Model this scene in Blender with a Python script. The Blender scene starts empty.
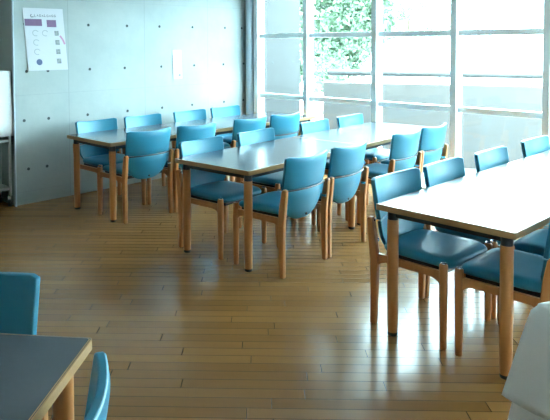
import bpy, bmesh, math, random
from mathutils import Vector, Matrix
random.seed(7)
PI = math.pi
scn = bpy.context.scene
COL = scn.collection
S2 = math.sqrt(2.0)

# ------------------------------------------------------------------ room axes
# a runs along the concrete wall towards the glass, b runs along the glass away from the concrete wall
def W(a, b, z=0.0):
    return Vector(((a + b) / S2, (a - b) / S2, z))

# ------------------------------------------------------------------ materials
def new_mat(name):
    m = bpy.data.materials.new(name)
    m.use_nodes = True
    nt = m.node_tree
    return m, nt, nt.nodes['Principled BSDF']

def N(nt, typ, **kw):
    n = nt.nodes.new(typ)
    for k, v in kw.items():
        setattr(n, k, v)
    return n

def math_node(nt, op, a, b=None, c=None):
    n = N(nt, 'ShaderNodeMath', operation=op)
    for i, v in enumerate((a, b, c)):
        if v is None:
            continue
        if isinstance(v, (int, float)):
            n.inputs[i].default_value = v
        else:
            nt.links.new(v, n.inputs[i])
    return n.outputs[0]

def mix_col(nt, fac, c1, c2, blend='MIX'):
    n = N(nt, 'ShaderNodeMix', data_type='RGBA', blend_type=blend)
    for i, v in ((0, fac), (6, c1), (7, c2)):
        if hasattr(v, 'links'):
            nt.links.new(v, n.inputs[i])
        elif i == 0:
            n.inputs[0].default_value = v
        else:
            n.inputs[i].default_value = (*v, 1) if len(v) == 3 else v
    return n.outputs[2]

def simple(name, col, rough=0.5, metal=0.0, var=0.0, scale=8.0, bump=0.0, bscale=60.0, coat=0.0, stretch=None, spec=None):
    m, nt, bs = new_mat(name)
    bs.inputs['Roughness'].default_value = rough
    bs.inputs['Metallic'].default_value = metal
    if coat:
        bs.inputs['Coat Weight'].default_value = coat
        bs.inputs['Coat Roughness'].default_value = 0.15
    if spec is not None:
        bs.inputs['Specular IOR Level'].default_value = spec
    tc = N(nt, 'ShaderNodeTexCoord')
    mp = N(nt, 'ShaderNodeMapping')
    if stretch:
        mp.inputs['Scale'].default_value = stretch
    nt.links.new(tc.outputs['Object'], mp.inputs['Vector'])
    nz = N(nt, 'ShaderNodeTexNoise')
    nz.inputs['Scale'].default_value = scale
    nz.inputs['Detail'].default_value = 4
    nt.links.new(mp.outputs[0], nz.inputs['Vector'])
    lo = tuple(c * (1 - var) for c in col)
    hi = tuple(min(1, c * (1 + var)) for c in col)
    nt.links.new(mix_col(nt, nz.outputs[0], lo, hi), bs.inputs['Base Color'])
    if bump:
        nb = N(nt, 'ShaderNodeTexNoise')
        nb.inputs['Scale'].default_value = bscale
        nt.links.new(mp.outputs[0], nb.inputs['Vector'])
        bp = N(nt, 'ShaderNodeBump')
        bp.inputs['Strength'].default_value = bump
        bp.inputs['Distance'].default_value = 0.01
        nt.links.new(nb.outputs[0], bp.inputs['Height'])
        nt.links.new(bp.outputs[0], bs.inputs['Normal'])
    return m

M = {}
M['vinyl'] = simple('blue_vinyl', (0.022, 0.235, 0.365), 0.40, var=0.08, scale=3, bump=0.08, bscale=400)
M['wood'] = simple('beech_wood', (0.54, 0.215, 0.065), 0.38, var=0.22, scale=6, stretch=(6, 6, 0.7))
M['edge'] = simple('oak_edge', (0.40, 0.225, 0.09), 0.4, var=0.18, scale=8, stretch=(2, 2, 8))
M['laminate'] = simple('grey_laminate', (0.066, 0.086, 0.108), 0.21, var=0.06, scale=60, spec=1.0)
M['black'] = simple('black_steel', (0.012, 0.013, 0.018), 0.4, var=0.1)
M['chrome'] = simple('chrome', (0.75, 0.77, 0.8), 0.18, metal=1.0)
M['steel'] = simple('brushed_steel', (0.45, 0.46, 0.47), 0.32, metal=0.9, var=0.1, scale=20)
M['alu'] = simple('painted_aluminium', (0.84, 0.88, 0.90), 0.35, var=0.03)
M['column'] = simple('grey_painted_steel', (0.52, 0.60, 0.68), 0.35, var=0.04)
M['plaster'] = simple('plaster', (0.55, 0.55, 0.52), 0.8, var=0.05, scale=3, bump=0.1)
M['white_wall'] = simple('white_paint', (0.74, 0.72, 0.69), 0.8, var=0.03, scale=2)
M['cloth'] = simple('white_cloth', (0.90, 0.90, 0.90), 0.85, var=0.04, scale=4, bump=0.15, bscale=300)
M['paper'] = simple('paper', (0.54, 0.54, 0.58), 0.6, var=0.02)
M['ink_purple'] = simple('purple_ink', (0.17, 0.085, 0.18), 0.6, var=0.2, scale=25)
M['ink_grey'] = simple('grey_ink', (0.12, 0.13, 0.15), 0.6, var=0.2)
M['ink_blue'] = simple('blue_ink', (0.06, 0.09, 0.19), 0.6, var=0.2)
M['ink_pink'] = simple('pink_ink', (0.5, 0.22, 0.34), 0.6, var=0.1)
M['ink_light'] = simple('pale_ink', (0.32, 0.36, 0.37), 0.6, var=0.1)
M['hole'] = simple('tie_hole_dark', (0.05, 0.06, 0.065), 0.9)
M['terrace'] = simple('terrace_concrete', (0.14, 0.14, 0.14), 0.8, var=0.1, scale=2)
M['parapet'] = simple('parapet_concrete', (0.105, 0.095, 0.09), 0.8, var=0.06, scale=2)
M['dark_concrete'] = simple('sky_dimmed_concrete', (0.05, 0.05, 0.05), 0.95, var=0.15, scale=4, spec=0.1)  # same cast concrete, colour darkened so the bright sky does not whiten it
M['roof'] = simple('pale_roof', (0.72, 0.74, 0.75), 0.6, var=0.04)
M['bark'] = simple('bark', (0.10, 0.075, 0.05), 0.9, var=0.3, scale=10)
M['rail'] = simple('dark_grey_rail', (0.085, 0.085, 0.085), 0.6)  # one even dark grey for the handrail
M['rubber'] = simple('black_rubber', (0.02, 0.02, 0.022), 0.7)

M['picture'] = simple('printed_picture', (0.24, 0.26, 0.27), 0.6, var=0.8, scale=45)
def leaf_mat(name, c1, c2):
    m, nt, bs = new_mat(name)
    tc = N(nt, 'ShaderNodeTexCoord')
    nz = N(nt, 'ShaderNodeTexNoise')
    nz.inputs['Scale'].default_value = 1.6
    nz.inputs['Detail'].default_value = 6
    nt.links.new(tc.outputs['Object'], nz.inputs['Vector'])
    nt.links.new(mix_col(nt, nz.outputs[0], c1, c2), bs.inputs['Base Color'])
    bs.inputs['Roughness'].default_value = 0.5
    bs.inputs['Transmission Weight'].default_value = 0.0
    return m
M['leaf'] = leaf_mat('green_leaves', (0.032, 0.066, 0.036), (0.08, 0.12, 0.065))
M['leaf_pale'] = leaf_mat('pale_leaves', (0.06, 0.10, 0.045), (0.12, 0.16, 0.08))

def glass_mat():
    m = bpy.data.materials.new('window_glass')
    m.use_nodes = True
    nt = m.node_tree
    nt.nodes.clear()
    out = N(nt, 'ShaderNodeOutputMaterial')
    tr = N(nt, 'ShaderNodeBsdfTransparent')
    tr.inputs[0].default_value = (0.93, 0.985, 0.985, 1)
    gl = N(nt, 'ShaderNodeBsdfGlossy')
    gl.inputs['Roughness'].default_value = 0.02
    lw = N(nt, 'ShaderNodeLayerWeight')
    lw.inputs[0].default_value = 0.5
    fr = math_node(nt, 'MULTIPLY_ADD', math_node(nt, 'POWER', lw.outputs['Facing'], 5.0), 0.9, 0.02)
    mx = N(nt, 'ShaderNodeMixShader')
    nt.links.new(fr, mx.inputs[0])
    nt.links.new(tr.outputs[0], mx.inputs[1])
    nt.links.new(gl.outputs[0], mx.inputs[2])
    nt.links.new(mx.outputs[0], out.inputs[0])
    return m
M['glass'] = glass_mat()

def floor_mat():
    m, nt, bs = new_mat('strip_wood_floor')
    tc = N(nt, 'ShaderNodeTexCoord')
    mp = N(nt, 'ShaderNodeMapping')
    mp.inputs['Rotation'].default_value = (0, 0, math.radians(2.0))
    nt.links.new(tc.outputs['Object'], mp.inputs['Vector'])
    sp = N(nt, 'ShaderNodeSeparateXYZ')
    nt.links.new(mp.outputs[0], sp.inputs[0])
    PW, PL = 0.075, 0.92
    yy = math_node(nt, 'DIVIDE', sp.outputs[1], PW)
    row = math_node(nt, 'FLOOR', yy)
    fy = math_node(nt, 'SUBTRACT', yy, row)
    wn = N(nt, 'ShaderNodeTexWhiteNoise', noise_dimensions='1D')
    nt.links.new(row, wn.inputs['W'])
    xs = math_node(nt, 'ADD', math_node(nt, 'DIVIDE', sp.outputs[0], PL), math_node(nt, 'MULTIPLY', wn.outputs['Value'], 7.3))
    cell = math_node(nt, 'FLOOR', xs)
    fx = math_node(nt, 'SUBTRACT', xs, cell)
    cmb = N(nt, 'ShaderNodeCombineXYZ')
    nt.links.new(cell, cmb.inputs[0]); nt.links.new(row, cmb.inputs[1])
    wn2 = N(nt, 'ShaderNodeTexWhiteNoise', noise_dimensions='2D')
    nt.links.new(cmb.outputs[0], wn2.inputs['Vector'])
    # gaps
    gy = math_node(nt, 'LESS_THAN', fy, 0.06)
    gx = math_node(nt, 'LESS_THAN', fx, 0.0035)
    gap = math_node(nt, 'MAXIMUM', gx, math_node(nt, 'MULTIPLY', gy, 0.75))
    # grain
    mp2 = N(nt, 'ShaderNodeMapping')
    mp2.inputs['Scale'].default_value = (2.0, 42.0, 1)
    nt.links.new(mp.outputs[0], mp2.inputs['Vector'])
    nz = N(nt, 'ShaderNodeTexNoise')
    nz.inputs['Scale'].default_value = 1.3
    nz.inputs['Detail'].default_value = 5
    nt.links.new(mp2.outputs[0], nz.inputs['Vector'])
    big = N(nt, 'ShaderNodeTexNoise')
    big.inputs['Scale'].default_value = 0.7
    nt.links.new(mp.outputs[0], big.inputs['Vector'])
    c = mix_col(nt, wn2.outputs['Value'], (0.29, 0.128, 0.036), (0.405, 0.192, 0.058))
    c = mix_col(nt, math_node(nt, 'MULTIPLY', nz.outputs[0], 0.45), c, (0.15, 0.075, 0.024))
    c = mix_col(nt, math_node(nt, 'MULTIPLY', big.outputs[0], 0.25), c, (0.24, 0.14, 0.055))
    c = mix_col(nt, gap, c, (0.030, 0.015, 0.007))
    nt.links.new(c, bs.inputs['Base Color'])
    bs.inputs['Specular IOR Level'].default_value = 0.30
    rr = math_node(nt, 'ADD', math_node(nt, 'MULTIPLY', wn2.outputs['Value'], 0.05), 0.15)
    rr = math_node(nt, 'ADD', rr, math_node(nt, 'MULTIPLY', nz.outputs[0], 0.08))
    nt.links.new(rr, bs.inputs['Roughness'])
    bp = N(nt, 'ShaderNodeBump')
    bp.inputs['Strength'].default_value = 0.25
    bp.inputs['Distance'].default_value = 0.002
    h = math_node(nt, 'SUBTRACT', math_node(nt, 'MULTIPLY', wn2.outputs['Value'], 0.3), gap)
    nt.links.new(h, bp.inputs['Height'])
    nt.links.new(bp.outputs[0], bs.inputs['Normal'])
    return m
M['floor'] = floor_mat()

def concrete_mat():
    # board-smooth cast concrete, formwork joints every 1.9 x 0.94 m; object coords: x along wall, z up
    m, nt, bs = new_mat('cast_concrete')
    tc = N(nt, 'ShaderNodeTexCoord')
    sp = N(nt, 'ShaderNodeSeparateXYZ')
    nt.links.new(tc.outputs['Object'], sp.inputs[0])
    def joint(coord, off, pitch, wid):
        v = math_node(nt, 'DIVIDE', math_node(nt, 'SUBTRACT', coord, off), pitch)
        f = math_node(nt, 'ABSOLUTE', math_node(nt, 'SUBTRACT', v, math_node(nt, 'ROUND', v)))
        return math_node(nt, 'LESS_THAN', f, wid / pitch)
    jx = joint(sp.outputs[0], 3.315, 0.955, 0.004)
    jz = joint(sp.outputs[2], 1.06, 0.94, 0.003)
    j = math_node(nt, 'MAXIMUM', jx, math_node(nt, 'MULTIPLY', jz, 0.5))
    n1 = N(nt, 'ShaderNodeTexNoise'); n1.inputs['Scale'].default_value = 1.2; n1.inputs['Detail'].default_value = 7
    n1.inputs['Roughness'].default_value = 0.6
    nt.links.new(tc.outputs['Object'], n1.inputs['Vector'])
    n2 = N(nt, 'ShaderNodeTexNoise'); n2.inputs['Scale'].default_value = 14; n2.inputs['Detail'].default_value = 5
    nt.links.new(tc.outputs['Object'], n2.inputs['Vector'])
    r1 = N(nt, 'ShaderNodeMapRange'); r1.inputs['From Min'].default_value = 0.3; r1.inputs['From Max'].default_value = 0.7
    nt.links.new(n1.outputs[0], r1.inputs['Value'])
    c = mix_col(nt, r1.outputs[0], (0.275, 0.32, 0.315), (0.395, 0.43, 0.415))
    c = mix_col(nt, math_node(nt, 'MULTIPLY', n2.outputs[0], 0.3), c, (0.27, 0.315, 0.315))
    c = mix_col(nt, math_node(nt, 'MULTIPLY', j, 0.4), c, (0.19, 0.21, 0.215))
    nt.links.new(c, bs.inputs['Base Color'])
    bs.inputs['Roughness'].default_value = 0.6
    bp = N(nt, 'ShaderNodeBump'); bp.inputs['Strength'].default_value = 0.15; bp.inputs['Distance'].default_value = 0.01
    nt.links.new(math_node(nt, 'SUBTRACT', n2.outputs[0], math_node(nt, 'MULTIPLY', j, 0.6)), bp.inputs['Height'])
    nt.links.new(bp.outputs[0], bs.inputs['Normal'])
    return m
M['concrete'] = concrete_mat()

# ------------------------------------------------------------------ mesh builder
class MB:
    def __init__(self):
        self.v = []; self.f = []; self.mi = []
    def add(self, vs, fs, mi=0):
        o = len(self.v)
        self.v += [tuple(p) for p in vs]
        self.f += [tuple(i + o for i in f) for f in fs]
        self.mi += [mi] * len(fs)
        return self
    def box(self, lo, hi, mi=0, fn=None):
        x0, y0, z0 = lo; x1, y1, z1 = hi
        vs = [(x0,y0,z0),(x1,y0,z0),(x1,y1,z0),(x0,y1,z0),(x0,y0,z1),(x1,y0,z1),(x1,y1,z1),(x0,y1,z1)]
        if fn:
            vs = [fn(*p) for p in vs]
        return self.add(vs, [(0,3,2,1),(4,5,6,7),(0,1,5,4),(1,2,6,5),(2,3,7,6),(3,0,4,7)], mi)
    def loft(self, rings, mi=0, cap=True):
        n = len(rings[0]); vs = [p for r in rings for p in r]; fs = []
        for k in range(len(rings) - 1):
            for i in range(n):
                j = (i + 1) % n
                fs.append((k*n+i, k*n+j, (k+1)*n+j, (k+1)*n+i))
        if cap:
            fs.append(tuple(reversed(range(n))))
            fs.append(tuple(range((len(rings)-1)*n, len(rings)*n)))
        return self.add(vs, fs, mi)
    def lathe(self, prof, c=(0,0,0), n=16, mi=0):
        rings = [[(c[0]+r*math.cos(2*PI*i/n), c[1]+r*math.sin(2*PI*i/n), c[2]+z) for i in range(n)] for r, z in prof]
        return self.loft(rings, mi)
    def tube(self, pts, r, n=8, mi=0):
        pts = [Vector(p) for p in pts]; rings = []
        for k, p in enumerate(pts):
            d = (pts[min(k+1, len(pts)-1)] - pts[max(k-1, 0)]).normalized()
            x = d.cross(Vector((0,0,1)))
            if x.length < 1e-4:
                x = Vector((1,0,0))
            x.normalize(); y = x.cross(d)
            rr = r[k] if isinstance(r, (list, tuple)) else r
            rings.append([p + (x*math.cos(2*PI*i/n) + y*math.sin(2*PI*i/n)) * rr for i in range(n)])
        return self.loft(rings, mi)
    def prism(self, prof, fn, t0, t1, mi=0):
        # prof: 2D polygon, extruded t0..t1, fn(u,v,t)->xyz
        r0 = [fn(u, v, t0) for u, v in prof]; r1 = [fn(u, v, t1) for u, v in prof]
        return self.loft([r0, r1], mi)
    def build(self, name, mat, parent=None, bevel=0.0, smooth=True, seg=2, angle=40):
        me = bpy.data.meshes.new(name)
        me.from_pydata(self.v, [], self.f)
        bm = bmesh.new(); bm.from_mesh(me)
        bmesh.ops.recalc_face_normals(bm, faces=bm.faces)
        bm.to_mesh(me); bm.free()
        for m in (mat if isinstance(mat, list) else [mat]):
            me.materials.append(m)
        me.polygons.foreach_set('material_index', self.mi)
        if smooth:
            me.polygons.foreach_set('use_smooth', [True] * len(me.polygons))
            me.set_sharp_from_angle(angle=math.radians(angle))
        me.update()
        o = bpy.data.objects.new(name, me); COL.objects.link(o)
        if parent:
            o.parent = parent
        if bevel:
            b = o.modifiers.new('bevel', 'BEVEL'); b.width = bevel; b.segments = seg; b.limit_method = 'ANGLE'
            b.angle_limit = math.radians(50)
        return o

def tag(o, label=None, cat=None, group=None, kind=None):
    for k, v in (('label', label), ('category', cat), ('group', group), ('kind', kind)):
        if v:
            o[k] = v
    return o

def empty(name, loc=(0,0,0), rz=0.0, **kw):
    o = bpy.data.objects.new(name, None); COL.objects.link(o)
    o.location = loc; o.rotation_euler = (0, 0, rz); o.empty_display_size = 0.1
    return tag(o, **kw)

def copy_tree(o, parent=None):
    c = o.copy(); COL.objects.link(c)
    if parent:
        c.parent = parent
    for ch in [x for x in bpy.data.objects if x.parent == o]:
        copy_tree(ch, c)
    return c

def struct(o):
    return tag(o, kind='structure')

def rounded_rect(x0, y0, x1, y1, r, n=5):
    pts = []
    for cx, cy, a0 in ((x1-r, y1-r, 0), (x0+r, y1-r, 90), (x0+r, y0+r, 180), (x1-r, y0+r, 270)):
        for k in range(n + 1):
            a = math.radians(a0 + 90 * k / n)
            pts.append((cx + r*math.cos(a), cy + r*math.sin(a)))
    return pts

# ------------------------------------------------------------------ room shell
A0, A1, B0, B1, CH = -3.6, 5.99, -5.78, 4.6, 2.95
AE = 2.73                                 # near end of the concrete wall
fl = MB().box((A0-0.3, B0-0.75, -0.15), (A1+0.06, B1+0.3, 0.0), fn=lambda a, b, z: W(a, b, z)).build('floor', M['floor'], smooth=False)
struct(fl)
struct(MB().box((A0-0.3, B0-0.75, CH), (A1+0.3, B1+0.3, CH+0.2), fn=lambda a, b, z: W(a, b, z)).build('ceiling', M['white_wall'], smooth=False))

# concrete wall: local x = a, local y = towards outside, local z up
wl = MB()
wl.box((AE, 0, 0), (A1+0.06, 0.75, CH))
for z in (0.34, 0.815, 1.29, 1.75, 2.22):
    for a in (2.85, 3.08, 3.55, 4.02, 4.50, 4.985, 5.50, 5.84):
        da = 0.02 * math.sin(a * 9 + z * 5)
        n = 12
        ring = lambda r, y: [(a + da + r*math.cos(2*PI*i/n), y, z + r*math.sin(2*PI*i/n)) for i in range(n)]
        wl.loft([ring(0.016, 0.004), ring(0.0145, -0.002)], mi=1)
wl = wl.build('wall_left', [M['concrete'], M['hole']], smooth=False)
wl.location = W(0, B0); wl.rotation_euler = (0, 0, PI/4)
struct(wl)
wa = lambda a, b, z: W(a, b, z)
wo = MB().box((A1+0.062, 0, -0.25), (7.0, 0.28, 3.4))
for z in (0.34, 0.815, 1.29, 1.75, 2.22):
    for a in (6.42, 6.84):
        ring = lambda r, y: [(a + r*math.cos(2*PI*i/12), y, z + r*math.sin(2*PI*i/12)) for i in range(12)]
        wo.loft([ring(0.016, 0.004), ring(0.0145, -0.002)], mi=1)
wo = wo.build('wall_terrace', [M['dark_concrete'], M['hole']], smooth=False)
wo.location = W(0, B0); wo.rotation_euler = (0, 0, PI/4)
struct(wo)
struct(MB().box((A0-0.2, B0-0.75, 0), (AE, B0-0.30, CH), fn=wa).build('wall_recess', M['plaster'], smooth=False))
struct(MB().box((A0-0.2, B0-0.30, 0), (A0, B1+0.2, CH), fn=wa).build('wall_back', M['white_wall'], smooth=False))
struct(MB().box((A0, B1, 0), (A1+0.1, B1+0.2, CH), fn=wa).build('wall_right', M['white_wall'], smooth=False))
struct(MB().box((AE-0.012, B0+0.0, 0), (AE-0.001, B0+0.03, CH), fn=wa).build('trim_1', M['column'], smooth=False))

# corner column
cc = MB().lathe([(0.052, 0), (0.052, CH)], c=W(A1-0.10, B0+0.075), n=24)
struct(cc.build('trim_2', M['column']))

# window wall: mullions at measured offsets, then a regular pitch
mull = [-5.60, -4.79, -3.83, -2.915, -2.04]
GB = 1.45                                  # the glazing stops here, then plain wall
while mull[-1] + 0.87 < GB + 0.05:
    mull.append(mull[-1] + 0.87)
TR = [0.03, 0.885, 1.645, 2.14]
HZ = 2.17                                  # solid header above the glass
for k in range(len(mull) - 1):
    b0, b1 = mull[k], mull[k+1]
    fr = MB()
    fr.box((A1-0.10, b0-0.032, 0), (A1+0.03, b0+0.032, HZ), fn=wa)
    if k == len(mull) - 2:
        fr.box((A1-0.10, b1-0.032, 0), (A1+0.03, b1+0.032, HZ), fn=wa)
    for z in TR:
        fr.box((A1-0.055, b0+0.032, z-0.028), (A1+0.025, b1-0.032, z+0.028), fn=wa)
    w = fr.build('window_%d' % (k+1), M['alu'], bevel=0.004, smooth=False)
    struct(w)
    gl = MB()
    for z0, z1 in zip(TR[:-1], TR[1:]):
        gl.box((A1-0.012, b0+0.032, z0+0.028), (A1-0.004, b1-0.032, z1-0.028), fn=wa)
    gl.build('pane', M['glass'], w, smooth=False)
struct(MB().box((A1-0.05, mull[-1]+0.034, 0), (A1+0.25, B1+0.2, CH), fn=wa).build('wall_window_side', M['white_wall'], smooth=False))
struct(MB().box((A1-0.08, B0, HZ), (A1+0.25, mull[-1]+0.034, CH), fn=wa).build('trim_4', M['white_wall'], smooth=False))
# jamb strip between wall and first mullion
struct(MB().box((A1-0.03, B0, 0), (A1+0.03, mull[0]-0.034, HZ), fn=wa).build('trim_3', M['alu'], smooth=False))

# ------------------------------------------------------------------ outside
struct(MB().box((A1+0.08, B0+0.002, -0.25), (12.5, 9.0, -0.06), fn=wa).build('terrace_floor', M['terrace'], smooth=False))
P1, P2 = Vector((1.12, 8.84, 0)), Vector((3.73, 7.68, 0))
pd = (P2 - P1).normalized(); pn = Vector((-pd.y, pd.x, 0))
if pn.y < 0: pn = -pn
pf = lambda s, t, z: P1 + pd*s + pn*t + Vector((0, 0, z))
struct(MB().box((0.05, 0, -0.06), (7.5, 0.18, 1.0), fn=pf).build('parapet_wall', M['parapet'], smooth=False))
rail = empty('railing', pf(0.0, 0.09, 1.0), label='pale metal handrail on top of the terrace parapet outside the glass', cat='railing')
base = pf(0.0, 0.09, 1.0)
MB().tube([pf(0.1, 0.09, 1.14)-base, pf(7.4, 0.09, 1.14)-base], 0.045, 10).build('handrail', M['rail'], rail)
for s in [0.5 + 1.1*i for i in range(7)]:
    MB().tube([pf(s, 0.09, 1.0)-base, pf(s, 0.09, 1.13)-base], 0.014, 8).build('post', M['alu'], rail)

def tree(name, x, y, h, cr, cz, n, leafm, label, seed, group=None):
    rnd = random.Random(seed)
    t = empty(name, (x, y, -3.0), label=label, cat='tree', group=group)
    tr = MB()
    tr.tube([(0,0,0), (0.08,0.03,h*0.4), (-0.05,0.06,h*0.75), (0.02,0,h*0.95)], [0.17, 0.13, 0.08, 0.03], 8)
    for k in range(7):
        a = rnd.uniform(0, 2*PI); z0 = h*rnd.uniform(0.45, 0.75)
        tr.tube([(0.03,0.04,z0), (math.cos(a)*cr*0.35, math.sin(a)*cr*0.35, z0+0.5), (math.cos(a)*cr*0.7, math.sin(a)*cr*0.7, z0+0.8)], [0.06, 0.04, 0.015], 6)
    tr.build('trunk', M['bark'], t)
    lf = MB()
    clumps = [(rnd.gauss(0, 0.5)*cr, rnd.gauss(0, 0.5)*cr, cz + rnd.gauss(0, 0.42)*cr*1.1, rnd.uniform(0.35, 0.65)*cr*0.6) for _ in range(36)]
    for _ in range(n):
        cx, cy, c_z, r = rnd.choice(clumps)
        d = Vector((rnd.gauss(0,1), rnd.gauss(0,1), rnd.gauss(0,1))).normalized() * r * rnd.uniform(0.6, 1.05)
        p = Vector((cx, cy, c_z)) + d
        u = Vector((rnd.gauss(0,1), rnd.gauss(0,1), rnd.gauss(0,1))).normalized()
        w_ = u.cross(Vector((rnd.gauss(0,1), rnd.gauss(0,1), rnd.gauss(0,1)))).normalized()
        s = rnd.uniform(0.035, 0.07)
        lf.add([p - u*s, p + w_*s*0.5, p + u*s, p - w_*s*0.5], [(0,1,2,3)])
    lf.build('foliage', leafm, t, smooth=False)
    return t
tree('leafy_tree', 2.05, 13.3, 5.6, 1.35, 4.9, 24000, M['leaf'], 'green leafy tree seen through the second window bay from the concrete wall', 3)
tree('leafy_tree', 6.3, 23.5, 6.6, 2.0, 6.0, 22000, M['leaf_pale'], 'pale green tree crown at the top of the third window bay', 5)
bl = empty('building', (3.75, 15.3, -3.0), label='low white building with sloping pale roof beyond the terrace parapet', cat='building')
MB().box((0.03, 0.0, 0), (13, 4.0, 4.02)).build('wall', M['roof'], bl, smooth=False)
MB().prism([(-0.05, 4.0), (13.2, 4.0), (13.2, 4.78), (0.62, 4.62), (-0.05, 4.10)], lambda u, v, t: (u, t, v), -0.15, 4.15).build('roof', M['roof'], bl, smooth=False)

# ------------------------------------------------------------------ chair
def arc_pts(n, f):
    return [f(i / n) for i in range(n + 1)]

def shell(zt, zb, hw, yc, curv, thick, ns=18, nt=8):
    """curved pad: zt(s), zb(s) top and bottom outline, hw(z) half width, yc(z) centre line, both faces plus a rounded rim"""
    mb = MB()
    def front(s, t):
        z = zb(s) + (zt(s) - zb(s)) * t
        return Vector((s * hw(z), yc(z) + curv * s * s, z))
    F = [[None]*(ns+1) for _ in range(nt+1)]; K = [[None]*(ns+1) for _ in range(nt+1)]
    for j in range(nt+1):
        for i in range(ns+1):
            s = -1 + 2*i/ns; t = j/nt
            p = front(s, t)
            e = max(abs(s)**8, abs(2*t-1)**10)
            th = thick * (1 - 0.30*e)
            nx = -2*curv*s/0.235
            d = Vector((-nx, -1, 0)).normalized()
            F[j][i] = p - d*(thick*0.0 - thick*0.12*e*-1)
            K[j][i] = p + d*th
    vs = []; idx = {}
    for j in range(nt+1):
        for i in range(ns+1):
            idx['f', j, i] = len(vs); vs.append(F[j][i])
            idx['k', j, i] = len(vs); vs.append(K[j][i])
    fs = []
    for j in range(nt):
        for i in range(ns):
            fs.append((idx['f',j,i], idx['f',j,i+1], idx['f',j+1,i+1], idx['f',j+1,i]))
            fs.append((idx['k',j,i], idx['k',j+1,i], idx['k',j+1,i+1], idx['k',j,i+1]))
    for i in range(ns):
        fs.append((idx['f',0,i], idx['k',0,i], idx['k',0,i+1], idx['f',0,i+1]))
        fs.append((idx['f',nt,i], idx['f',nt,i+1], idx['k',nt,i+1], idx['k',nt,i]))
    for j in range(nt):
        fs.append((idx['f',j,0], idx['f',j+1,0], idx['k',j+1,0], idx['k',j,0]))
        fs.append((idx['f',j,ns], idx['k',j,ns], idx['k',j+1,ns], idx['f',j+1,ns]))
    mb.add(vs, fs)
    return mb

GZ = 0.572
def make_chair():
    r = empty('dining_chair')
    # upper back pad
    up = shell(lambda s: 0.786 + 0.016*s*s - 0.012*abs(s)**22, lambda s: GZ + 0.004, lambda z: 0.226 + 0.03*(z-GZ), lambda z: -0.236 - 0.16*(z-GZ), 0.052, 0.030)
    up.build('backrest', M['vinyl'], r, bevel=0.005, seg=2)
    # lower back panel, rounded at the foot, tucking in under the seat
    def yl(z):
        q = (GZ - z) / 0.22
        return -0.234 + 0.055*max(q, 0)**1.5
    lo = shell(lambda s: GZ - 0.004, lambda s: 0.352 + 0.135*abs(s)**3.2, lambda z: 0.222 - 0.01*max(0, (GZ-z)/0.2)**2, yl, 0.050, 0.026)
    lp = lo.build('lower_back_panel', M['vinyl'], r, bevel=0.008, seg=3)
    MB().lathe([(0.006, 0), (0.0095, 0.001), (0.0095, 0.005), (0.004, 0.008)], c=(0, 0, 0), n=10).build('bolt', M['black'], lp)
    b = bpy.data.objects[lp.children[0].name] if lp.children else None
    for ch in bpy.data.objects:
        if ch.parent == lp:
            ch.rotation_euler = (PI/2, 0, 0); ch.location = (0, -0.222, 0.385)
    # dark joint strip between the two pads, ends on the legs
    pts = [( -0.244 + 0.488*i/16, -0.262 + 0.050*(2*i/16-1)**2, GZ) for i in range(17)]
    MB().tube(pts, 0.0055, 8).build('joint_strip', M['black'], r)
    # seat
    n = 20
    rings = []
    outline = []
    for k in range(48):
        a = 2*PI*k/48
        c, s = math.cos(a), math.sin(a)
        ex = 0.30
        outline.append((math.copysign(abs(c)**ex, c), math.copysign(abs(s)**ex, s)))
    def ring(f, z, dz=0.0):
        out = []
        for x, y in outline:
            hwid = 0.214 + 0.006*y
            X = x*hwid*f; Y = 0.018 + y*0.222*f
            wf = max(0, (Y-0.12)/0.12)
            out.append((X, Y, z - dz*wf**2))
        return out
    sr = [ring(0.90, 0.398, 0.0), ring(0.97, 0.402, 0.004), ring(1.0, 0.415, 0.008), ring(1.0, 0.427, 0.010), ring(0.975, 0.440, 0.014), ring(0.92, 0.447, 0.014), ring(0.7, 0.4475, 0.010), ring(0.4, 0.444, 0), ring(0.12, 0.443, 0)]
    MB().loft(sr).build('seat', M['vinyl'], r, angle=60)
    MB().box((-0.19, -0.17, 0.372), (0.19, 0.20, 0.398)).build('seat_pan', M['black'], r, bevel=0.006)
    # front legs: turned posts with a small metal cap
    for sx in (-1, 1):
        lg = MB().lathe([(0.0165, 0.0), (0.018, 0.004), (0.0215, 0.25), (0.0225, 0.40), (0.021, 0.428), (0.016, 0.436)], c=(sx*0.243, 0.205, 0), n=16).build('leg', M['wood'], r)
        MB().lathe([(0.0155, 0.436), (0.015, 0.4395), (0.009, 0.4415)], c=(sx*0.243, 0.205, 0), n=12).build('cap', M['chrome'], lg)
    # rear legs: flat tapered boards rising to the joint
    prof = [(-0.226, 0), (-0.194, 0), (-0.186, 0.20), (-0.180, 0.36), (-0.192, 0.47), (-0.212, 0.575), (-0.222, 0.590), (-0.240, 0.592), (-0.250, 0.580), (-0.240, 0.47), (-0.228, 0.36), (-0.226, 0.20)]
    for sx in (-1, 1):
        MB().prism(prof, lambda u, v, t: (t, u, v), sx*0.229, sx*0.263).build('leg', M['wood'], r, bevel=0.007)
    # side rails with arched brackets
    top = [(-0.20, 0.395), (0.20, 0.395)]
    under = [(0.195, 0.30)] + [(0.195 - 0.07*(1-math.cos(t)), 0.30 + 0.055*math.sin(t)) for t in [i*PI/12 for i in range(1, 7)]]
    under2 = [(-u, v) for u, v in reversed(under)]
    for sx in (-1, 1):
        MB().prism(top + under + under2, lambda u, v, t: (t, u, v), sx*0.232, sx*0.250).build('side_rail', M['wood'], r, bevel=0.004)
    # small metal brackets where the legs meet the back
    for sx in (-1, 1):
        MB().box((sx*0.232-0.008, -0.235, 0.455), (sx*0.232+0.008, -0.19, 0.475)).build('bracket', M['chrome'], r, bevel=0.003)
    return r

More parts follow.
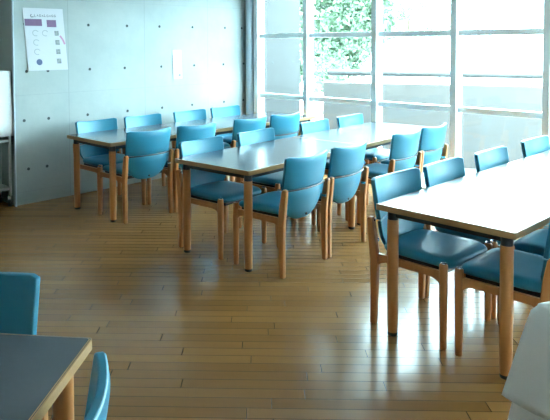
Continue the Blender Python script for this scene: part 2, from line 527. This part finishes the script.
# ------------------------------------------------------------------ table
TL, TW, TH = 1.445, 0.736, 0.70
def make_table(TL=TL, TW=TW):
    # local x along the long side (0..TL), local y from near side (-TW) to far side (0)
    r = empty('dining_table')
    rr = 0.009
    rect = rounded_rect(0.0035, -TW+0.0035, TL-0.0035, -0.0035, rr)
    MB().prism(rect, lambda u, v, t: (u, v, t), TH-0.024, TH).build('table_top', M['laminate'], r, smooth=True)
    outer = rounded_rect(0, -TW, TL, 0, rr+0.003)
    inner = rounded_rect(0.0035, -TW+0.0035, TL-0.0035, -0.0035, rr)
    inner2 = rounded_rect(0.008, -TW+0.008, TL-0.008, -0.008, rr)
    eb = MB(); n = len(outer)
    up = lambda L, z: [(u, v, z) for u, v in L]
    rings = [up(inner2, TH+0.0005), up(outer, TH-0.001), up(outer, TH-0.030), up(inner2, TH-0.030), up(inner2, TH-0.026)]
    eb.loft(rings, cap=False)
    eb.build('edge_band', M['edge'], r, angle=30)
    # black steel under-frame
    fm = MB()
    e = 0.066
    for y in (-e, -TW+e):
        fm.box((e, y-0.012, TH-0.068), (TL-e, y+0.012, TH-0.030))
    for x in (e, TL-e):
        fm.box((x-0.012, -TW+e, TH-0.068), (x+0.012, -e, TH-0.030))
    fm.build('under_frame', M['black'], r, bevel=0.003)
    for x in (e, TL-e):
        for y in (-e, -TW+e):
            lg = MB().lathe([(0.0265, 0.018), (0.029, 0.12), (0.0295, 0.60), (0.0295, 0.618)], c=(x, y, 0), n=20).build('leg', M['wood'], r)
            MB().lathe([(0.024, 0.0), (0.0265, 0.003), (0.0265, 0.018)], c=(x, y, 0), n=20).build('foot_glide', M['rubber'], lg)
            MB().lathe([(0.0275, 0.618), (0.0275, TH-0.028)], c=(x, y, 0), n=20).build('collar', M['black'], lg)
    return r

chair0 = make_chair()
table0 = make_table()
table_long = make_table(2.82, TW)          # the wall row and the right-hand row are single long tables
table_wide = make_table(TL, 0.90)
state = {'c': True, 't': True, 'l': True, 'w': True}
def put(kind, loc, rz, label, cat, group):
    proto = {'c': chair0, 't': table0, 'l': table_long, 'w': table_wide}[kind]
    if state[kind]:
        o = proto; state[kind] = False
    else:
        o = copy_tree(proto)
    o.location = loc; o.rotation_euler = (0, 0, rz)
    return tag(o, label, cat, group)

# rows of two tables; origin = far corner at the camera end, yaw = direction towards the glass
ROWS = {'A': (-1.629, 5.904, 0.778), 'B': (-0.490, 4.650, 0.841), 'C': (0.712, 3.304, 0.760)}
def row_pt(row, u, v, z=0.0):
    x, y, a = ROWS[row]
    return Vector((x + math.cos(a)*u + math.sin(a)*v, y + math.sin(a)*u - math.cos(a)*v, z))
for k, lab in enumerate(('grey topped table at the near end of the middle row', 'pale gleaming table at the window end of the middle row')):
    put('t', row_pt('B', k*(TL+0.006), 0), ROWS['B'][2], lab, 'table', 'wood-edged dining tables')
put('l', row_pt('A', 0, 0), ROWS['A'][2], 'long grey topped table along the concrete wall, below the poster and notice', 'table', 'wood-edged dining tables')
put('l', row_pt('C', 0, 0), ROWS['C'][2], 'large long table gleaming white at right, both its near legs showing', 'table', 'wood-edged dining tables')

fu = {'A': [(0.41, 0.10), (0.97, 0.10), (1.63, 0.09), (2.22, 0.05)],
      'B': [(0.357, 0.16), (1.02, 0.16), (1.90, 0.16), (2.54, 0.16)],
      'C': [(0.355, 0.13), (0.885, 0.14), (1.51, 0.16), (2.27, 0.16)]}
nu = {'A': [(0.35, 0.595), (0.885, 0.62), (1.60, 0.62), (2.135, 0.63)],
      'B': [(0.355, 0.72), (0.892, 0.72), (1.805, 0.72), (2.345, 0.72)],
      'C': [(0.352, 0.62), (0.882, 0.65)]}
far_lab = {
 'A': ['blue chair between the concrete wall and the long wall table, at its left end', 'second blue chair from left with back to the concrete wall', 'third blue chair from left with back to the concrete wall, below the white notice', 'blue chair with back to the concrete wall, nearest the corner column'],
 'B': ['blue chair on the far side of the middle row, at its left end', 'second blue chair from left on the far side of the middle row', 'third blue chair from left on the far side of the middle row', 'blue chair on the far side of the middle row, nearest the glass'],
 'C': ['blue chair on the far side of the right-hand table, at its left end', 'second blue chair from left on the far side of the right-hand table', 'third blue chair from left on the far side of the right-hand table', 'fourth blue chair from left on the far side of the right-hand table'],
}
near_lab = {
 'A': ['blue chair seen whole from behind, at the left end of the long wall table', 'second blue chair from left on the near side of the long wall table', 'third blue chair from left on the near side of the long wall table', 'blue chair on the near side of the long wall table, closest to the glass'],
 'B': ['blue chair seen from behind, first from left on the near side of the middle row', 'second blue chair from left on the near side of the middle row', 'third blue chair from left on the near side of the middle row', 'blue chair on the near side of the middle row, closest to the glass'],
 'C': ['blue chair on the near side of the right-hand table, beside the white tablecloth', 'blue chair on the near side of the right-hand table, second from the tablecloth'],
}
for row in 'ABC':
    yaw = ROWS[row][2]
    for i, (u, v) in enumerate(fu[row]):
        j = 0.012 * math.sin(i*2.3 + ord(row))
        put('c', row_pt(row, u, v), yaw + PI + j, far_lab[row][i], 'chair', 'blue dining chairs')
    for i, (u, v) in enumerate(nu[row]):
        j = 0.012 * math.sin(i*1.7 + ord(row)*2)
        put('c', row_pt(row, u, v), yaw + j, near_lab[row][i], 'chair', 'blue dining chairs')

# table and chairs in the bottom left corner
DY = math.radians(-6.5)
dc = Vector((-0.427, 1.795, 0))
dl = dc - Vector((math.cos(DY)*TL, math.sin(DY)*TL, 0))
put('w', dl, DY, 'dark grey table with pale wood edge, in the bottom left corner', 'table', 'wood-edged dining tables')
put('c', (-0.905, 1.81, 0), PI + DY*0.5, 'dark blue chair behind the bottom left table, at the left edge of the photo', 'chair', 'blue dining chairs')
put('c', (-0.585, 1.30, 0), PI/2 + math.radians(-2), 'blue chair seen edge-on at the right end of the bottom left table', 'chair', 'blue dining chairs')

# ------------------------------------------------------------------ table under the white cloth, lower right
CY = math.radians(20)
c0 = Vector((0.978, 1.985, 0))
ct = put('t', c0, CY, 'table hidden under the white tablecloth at the lower right edge', 'table', None)
def cloth(name, z_hem, flare, off, seed, label, cat, zt, parent_loc):
    rnd = random.Random(seed)
    per = []
    L1, L2 = TL + 2*off, TW + 2*off
    n1, n2 = 90, 48
    def corner_pt(d):
        d %= 2*(L1+L2)
        if d < L1: return Vector((-off + d, off, 0)), Vector((0, 1, 0))
        d -= L1
        if d < L2: return Vector((TL+off, off - d, 0)), Vector((1, 0, 0))
        d -= L2
        if d < L1: return Vector((TL+off - d, -TW-off, 0)), Vector((0, -1, 0))
        d -= L1
        return Vector((-off, -TW-off + d, 0)), Vector((-1, 0, 0))
    P = 2*(L1+L2); n = 240
    corners = [0, L1, L1+L2, 2*L1+L2, P]
    ph = [rnd.uniform(0, 6.28) for _ in range(3)]
    rows = [0, 0.02, 0.08, 0.2, 0.35, 0.5, 0.65, 0.8, 0.92, 1.0]
    rings = []
    for q in rows:
        ring = []
        for i in range(n):
            d = P*i/n
            p, nn = corner_pt(d)
            dc_ = min(abs(d - c) for c in corners)
            cn = Vector(((-1 if p.x < TL/2 else 1), (1 if p.y > -TW/2 else -1), 0)).normalized()
            k = math.exp(-(dc_/0.10)**2)
            nrm = (nn*(1-k) + cn*k*1.3)
            wave = 0.5*math.sin(d*19+ph[0]) + 0.3*math.sin(d*31+ph[1]) + 0.2*math.sin(d*47+ph[2])
            out = flare*(0.35 + 1.1*k)*q + 0.022*wave*q**0.8*(1-k) + 0.004
            drop = (zt - z_hem)*q * (1 - 0.05*(1-k)*math.sin(d*6+ph[1]))
            r_ = 0.012*(1-math.cos(min(q*12, 1)*PI/2))
            pp = p + nrm*(out + r_)
            ring.append((pp.x, pp.y, zt - drop))
        rings.append(ring)
    mb = MB(); mb.loft(rings, cap=False)
    nv = len(rings[0])
    mid = [(TL/2 + (x-TL/2)*0.9, -TW/2 + (y+TW/2)*0.9, zt+0.0005) for x, y, z in rings[0]]
    o_ = len(mb.v); mb.v += mid
    for i in range(nv):
        mb.f.append((i, (i+1) % nv, o_ + (i+1) % nv, o_ + i)); mb.mi.append(0)
    mb.f.append(tuple(o_ + i for i in range(nv))); mb.mi.append(0)
    o = mb.build(name, M['cloth'], smooth=True, angle=80)
    sm = o.modifiers.new('solid', 'SOLIDIFY'); sm.thickness = 0.002; sm.offset = 1
    o.location = parent_loc; o.rotation_euler = (0, 0, CY)
    return tag(o, label, cat)
cloth('tablecloth', 0.02, 0.075, 0.006, 4, 'white under-cloth reaching the floor below the top tablecloth, lower right', 'tablecloth', TH+0.003, c0)
cloth('tablecloth', 0.385, 0.048, 0.014, 9, 'white top tablecloth with shorter hem on the table at the lower right edge', 'tablecloth', TH+0.008, c0)

# ------------------------------------------------------------------ steel trolley with a white cloth at the left edge
TA0, TA1, TB0, TB1 = 2.05, 2.69, B0-0.25, B0-0.03
tr = empty('steel_trolley', W(TA0, TB1), label='steel shelf trolley on castors by the left end of the concrete wall', cat='trolley')
to = W(TA0, TB1)
tf = lambda a, b, z: W(a, b, z) - to
for a, b in ((TA0, TB0), (TA1, TB0), (TA0, TB1), (TA1, TB1)):
    p = tf(a, b, 0)
    post = MB().tube([p + Vector((0,0,0.10)), p + Vector((0,0,1.28))], 0.016, 12).build('post', M['steel'], tr)
    cs = MB()
    cs.tube([p + Vector((-0.012,0.0,0.04)), p + Vector((0.012,0.0,0.04))], 0.04, 16)
    cs.build('castor', M['rubber'], tr)
    MB().box((p.x-0.018, p.y-0.02, 0.05), (p.x+0.018, p.y+0.02, 0.105)).build('castor_fork', M['chrome'], tr, bevel=0.003)
for z in (0.16, 0.62, 1.27):
    MB().box((TA0-0.01, TB0-0.01, z), (TA1+0.01, TB1+0.01, z+0.025), fn=tf).build('shelf', M['steel'], tr, bevel=0.004, smooth=False)
MB().tube([tf(TA1, TB1, 0.72), tf(TA1, TB0, 0.72)], 0.010, 8).build('side_bar', M['steel'], tr)
# cloth
cb = MB(); rings = []
P_ = rounded_rect(TA0-0.03, TB0-0.03, TA1+0.022, TB1+0.03, 0.03, 4)
dense = []
for i in range(len(P_)):
    p, q = Vector(P_[i]), Vector(P_[(i+1) % len(P_)])
    k = max(1, int((q-p).length/0.03))
    dense += [p.lerp(q, t/k) for t in range(k)]
cx, cy = (TA0+TA1)/2, (TB0+TB1)/2
for q in (0, 0.03, 0.2, 0.5, 0.8, 1.0):
    ring = []
    for i, p in enumerate(dense):
        d = Vector((p.x-cx, p.y-cy)).normalized()
        w_ = 0.008*math.sin(i*0.9)*q + 0.006*math.sin(i*0.37+1)*q
        pp = p + d*(w_ + 0.004*q)
        ring.append(tf(pp.x, pp.y, 1.30 - 0.62*q))
    rings.append(ring)
cb.loft(rings, cap=False)
cb.mi.append(0); cb.f.append(tuple(range(len(dense))))
co = cb.build('trolley_cloth', M['cloth'], angle=80)
sm = co.modifiers.new('solid', 'SOLIDIFY'); sm.thickness = 0.002
co.location = to
tag(co, 'white cloth hanging over the steel trolley at the left edge', 'cloth')

# ------------------------------------------------------------------ papers on the concrete wall (local x along wall, z up, -y into the room)
def wall_paper(name, a0, a1, z0, z1, skew, label, cat, curl=0.006):
    r = empty(name, W(a0, B0), rz=PI/4, label=label, cat=cat)
    w_, h_ = a1-a0, z1-z0
    def sp(x, z, lift=0.0):
        y = -0.004 - curl*(math.sin(x/w_*PI*2+0.6)*0.5+0.5)*max(0.0, 1 - z/h_)**1.5
        return (x + skew*(1 - z/h_), y - lift, z0 + z)
    mb = MB(); nx, nz = 12, 14
    vs = [sp(w_*i/nx, h_*j/nz) for j in range(nz+1) for i in range(nx+1)] + [Vector(sp(w_*i/nx, h_*j/nz)) + Vector((0, 0.0012, 0)) for j in range(nz+1) for i in range(nx+1)]
    K = (nx+1)*(nz+1); fs = []
    for j in range(nz):
        for i in range(nx):
            a = j*(nx+1)+i
            fs += [(a, a+1, a+nx+2, a+nx+1), (K+a, K+a+nx+1, K+a+nx+2, K+a+1)]
    for i in range(nx):
        fs += [(i, K+i, K+i+1, i+1), (nz*(nx+1)+i, nz*(nx+1)+i+1, K+nz*(nx+1)+i+1, K+nz*(nx+1)+i)]
    for j in range(nz):
        a = j*(nx+1); b = a+nx
        fs += [(a, a+nx+1, K+a+nx+1, K+a), (b, K+b, K+b+nx+1, b+nx+1)]
    mb.add(vs, fs); mb.build('sheet', M['paper'], r)
    return r, sp, w_, h_
def mark(mb, sp, x0, x1, z0, z1, n=6):
    vs = []
    for j in range(n+1):
        for i in range(n+1):
            vs.append(sp(x0+(x1-x0)*i/n, z0+(z1-z0)*j/n, 0.0012))
    fs = [(j*(n+1)+i, j*(n+1)+i+1, (j+1)*(n+1)+i+1, (j+1)*(n+1)+i) for j in range(n) for i in range(n)]
    mb.add(vs, fs)
def blob(mb, sp, cx, cz, rx, rz, n=16):
    vs = [sp(cx, cz, 0.0014)] + [sp(cx+rx*math.cos(2*PI*i/n), cz+rz*math.sin(2*PI*i/n), 0.0014) for i in range(n)]
    mb.add(vs, [(0, 1+i, 1+(i+1) % n) for i in range(n)])
def stroke(mb, sp, pts, w):
    for (x0, z0), (x1, z1) in zip(pts[:-1], pts[1:]):
        dx, dz = x1-x0, z1-z0; l = math.hypot(dx, dz) or 1
        px, pz = -dz/l*w, dx/l*w
        mb.add([sp(x0+px, z0+pz, 0.0013), sp(x1+px, z1+pz, 0.0013), sp(x1-px, z1-pz, 0.0013), sp(x0-px, z0-pz, 0.0013)], [(0,1,2,3)])

r, sp, w_, h_ = wall_paper('poster', 2.83, 3.255, 1.295, 1.905, 0.05, 'large white poster with purple band and small pictures, on the concrete wall', 'poster')
pb = MB(); mark(pb, sp, 0.02*w_, 0.44*w_, 0.715*h_, 0.825*h_); mark(pb, sp, 0.56*w_, 0.80*w_, 0.70*h_, 0.815*h_); pb.build('purple_band', M['ink_purple'], r, smooth=False)
hd = MB()
rnd = random.Random(2)
stroke(hd, sp, [(0.20*w_, 0.90*h_), (0.17*w_, 0.88*h_), (0.19*w_, 0.855*h_), (0.25*w_, 0.862*h_)], 0.004)
x = 0.27
while x < 0.80:
    k = rnd.choice((0, 1, 2))
    zc = 0.885 + rnd.uniform(-0.004, 0.004); s = 0.020
    if k == 0: stroke(hd, sp, [(x*w_, (zc+s)*h_), (x*w_, (zc-s)*h_), ((x+0.035)*w_, (zc-s)*h_)], 0.0025)
    elif k == 1: stroke(hd, sp, [(x*w_, (zc-s)*h_), ((x+0.018)*w_, (zc+s*0.4)*h_), ((x+0.036)*w_, (zc-s)*h_)], 0.0025)
    else: stroke(hd, sp, [((x+0.034)*w_, (zc+s*0.5)*h_), (x*w_, (zc+s*0.4)*h_), (x*w_, (zc-s)*h_), ((x+0.034)*w_, (zc-s)*h_), ((x+0.034)*w_, zc*h_)], 0.0025)
    x += 0.062
hd.build('heading', M['ink_grey'], r, smooth=False)
for z in (0.59, 0.44, 0.29, 0.135):
    ic = MB(); mark(ic, sp, 0.735*w_, 0.845*w_, (z-0.03)*h_, (z+0.05)*h_, 4)
    ic.build('small_picture', M['picture'], r, smooth=False)
for cx, z in ((0.26, 0.60), (0.50, 0.60), (0.26, 0.45), (0.26, 0.30)):
    ol = MB()
    stroke(ol, sp, [((cx+0.075*math.cos(t))*w_, (z+0.045*math.sin(t))*h_) for t in [i*PI/6+0.5 for i in range(10)]], 0.004)
    ol.build('line_drawing', M['ink_light'], r, smooth=False)
cb_ = MB(); blob(cb_, sp, 0.285*w_, 0.135*h_, 0.075*w_, 0.05*h_); cb_.build('blue_spot', M['ink_blue'], r, smooth=False)
pk = MB(); stroke(pk, sp, [(0.87*w_, 0.56*h_), (0.93*w_, 0.50*h_), (0.975*w_, 0.42*h_)], 0.010); pk.build('pink_streak', M['ink_pink'], r, smooth=False)

r, sp, w_, h_ = wall_paper('notice', 4.665, 4.80, 1.138, 1.478, 0.012, 'small narrow white notice pinned on the concrete wall above the chairs', 'notice', 0.004)
nm = MB(); stroke(nm, sp, [(0.45*w_, 0.62*h_), (0.62*w_, 0.68*h_), (0.66*w_, 0.76*h_)], 0.006); stroke(nm, sp, [(0.2*w_, 0.30*h_), (0.7*w_, 0.30*h_)], 0.002); stroke(nm, sp, [(0.2*w_, 0.36*h_), (0.6*w_, 0.36*h_)], 0.002)
nm.build('print', M['ink_light'], r, smooth=False)
nk = MB(); mark(nk, sp, 0.58*w_, 0.82*w_, 0.10*h_, 0.16*h_, 2); nk.build('stamp', M['ink_grey'], r, smooth=False)

# ------------------------------------------------------------------ sky light
wd = bpy.data.worlds.new('world'); scn.world = wd; wd.use_nodes = True
bg = wd.node_tree.nodes['Background']
bg.inputs[0].default_value = (0.68, 0.92, 1.0, 1)
bg.inputs[1].default_value = 5.0

# ------------------------------------------------------------------ camera
cd = bpy.data.cameras.new('camera'); cam = bpy.data.objects.new('camera', cd); COL.objects.link(cam)
cd.sensor_width = 36.0; cd.sensor_fit = 'HORIZONTAL'
cd.lens = 631.98 / 550 * 36.0
cd.shift_x = 35.33 / 550
cd.shift_y = -141.96 / 550
cd.clip_start = 0.05
pitch, roll = 0.038, -0.005
fwd = Vector((0, math.cos(pitch), -math.sin(pitch))); right = Vector((1, 0, 0)); upv = Vector((0, math.sin(pitch), math.cos(pitch)))
r2 = right*math.cos(roll) + upv*math.sin(roll); u2 = upv*math.cos(roll) - right*math.sin(roll)
mw = Matrix((r2, u2, -fwd)).transposed().to_4x4(); mw.translation = (0, 0, 1.545)
cam.matrix_world = mw
scn.camera = cam

vs_ = scn.view_settings
vs_.view_transform = 'Standard'; vs_.look = 'None'; vs_.gamma = 1.0; vs_.use_curve_mapping = False
vs_.exposure = 3.15
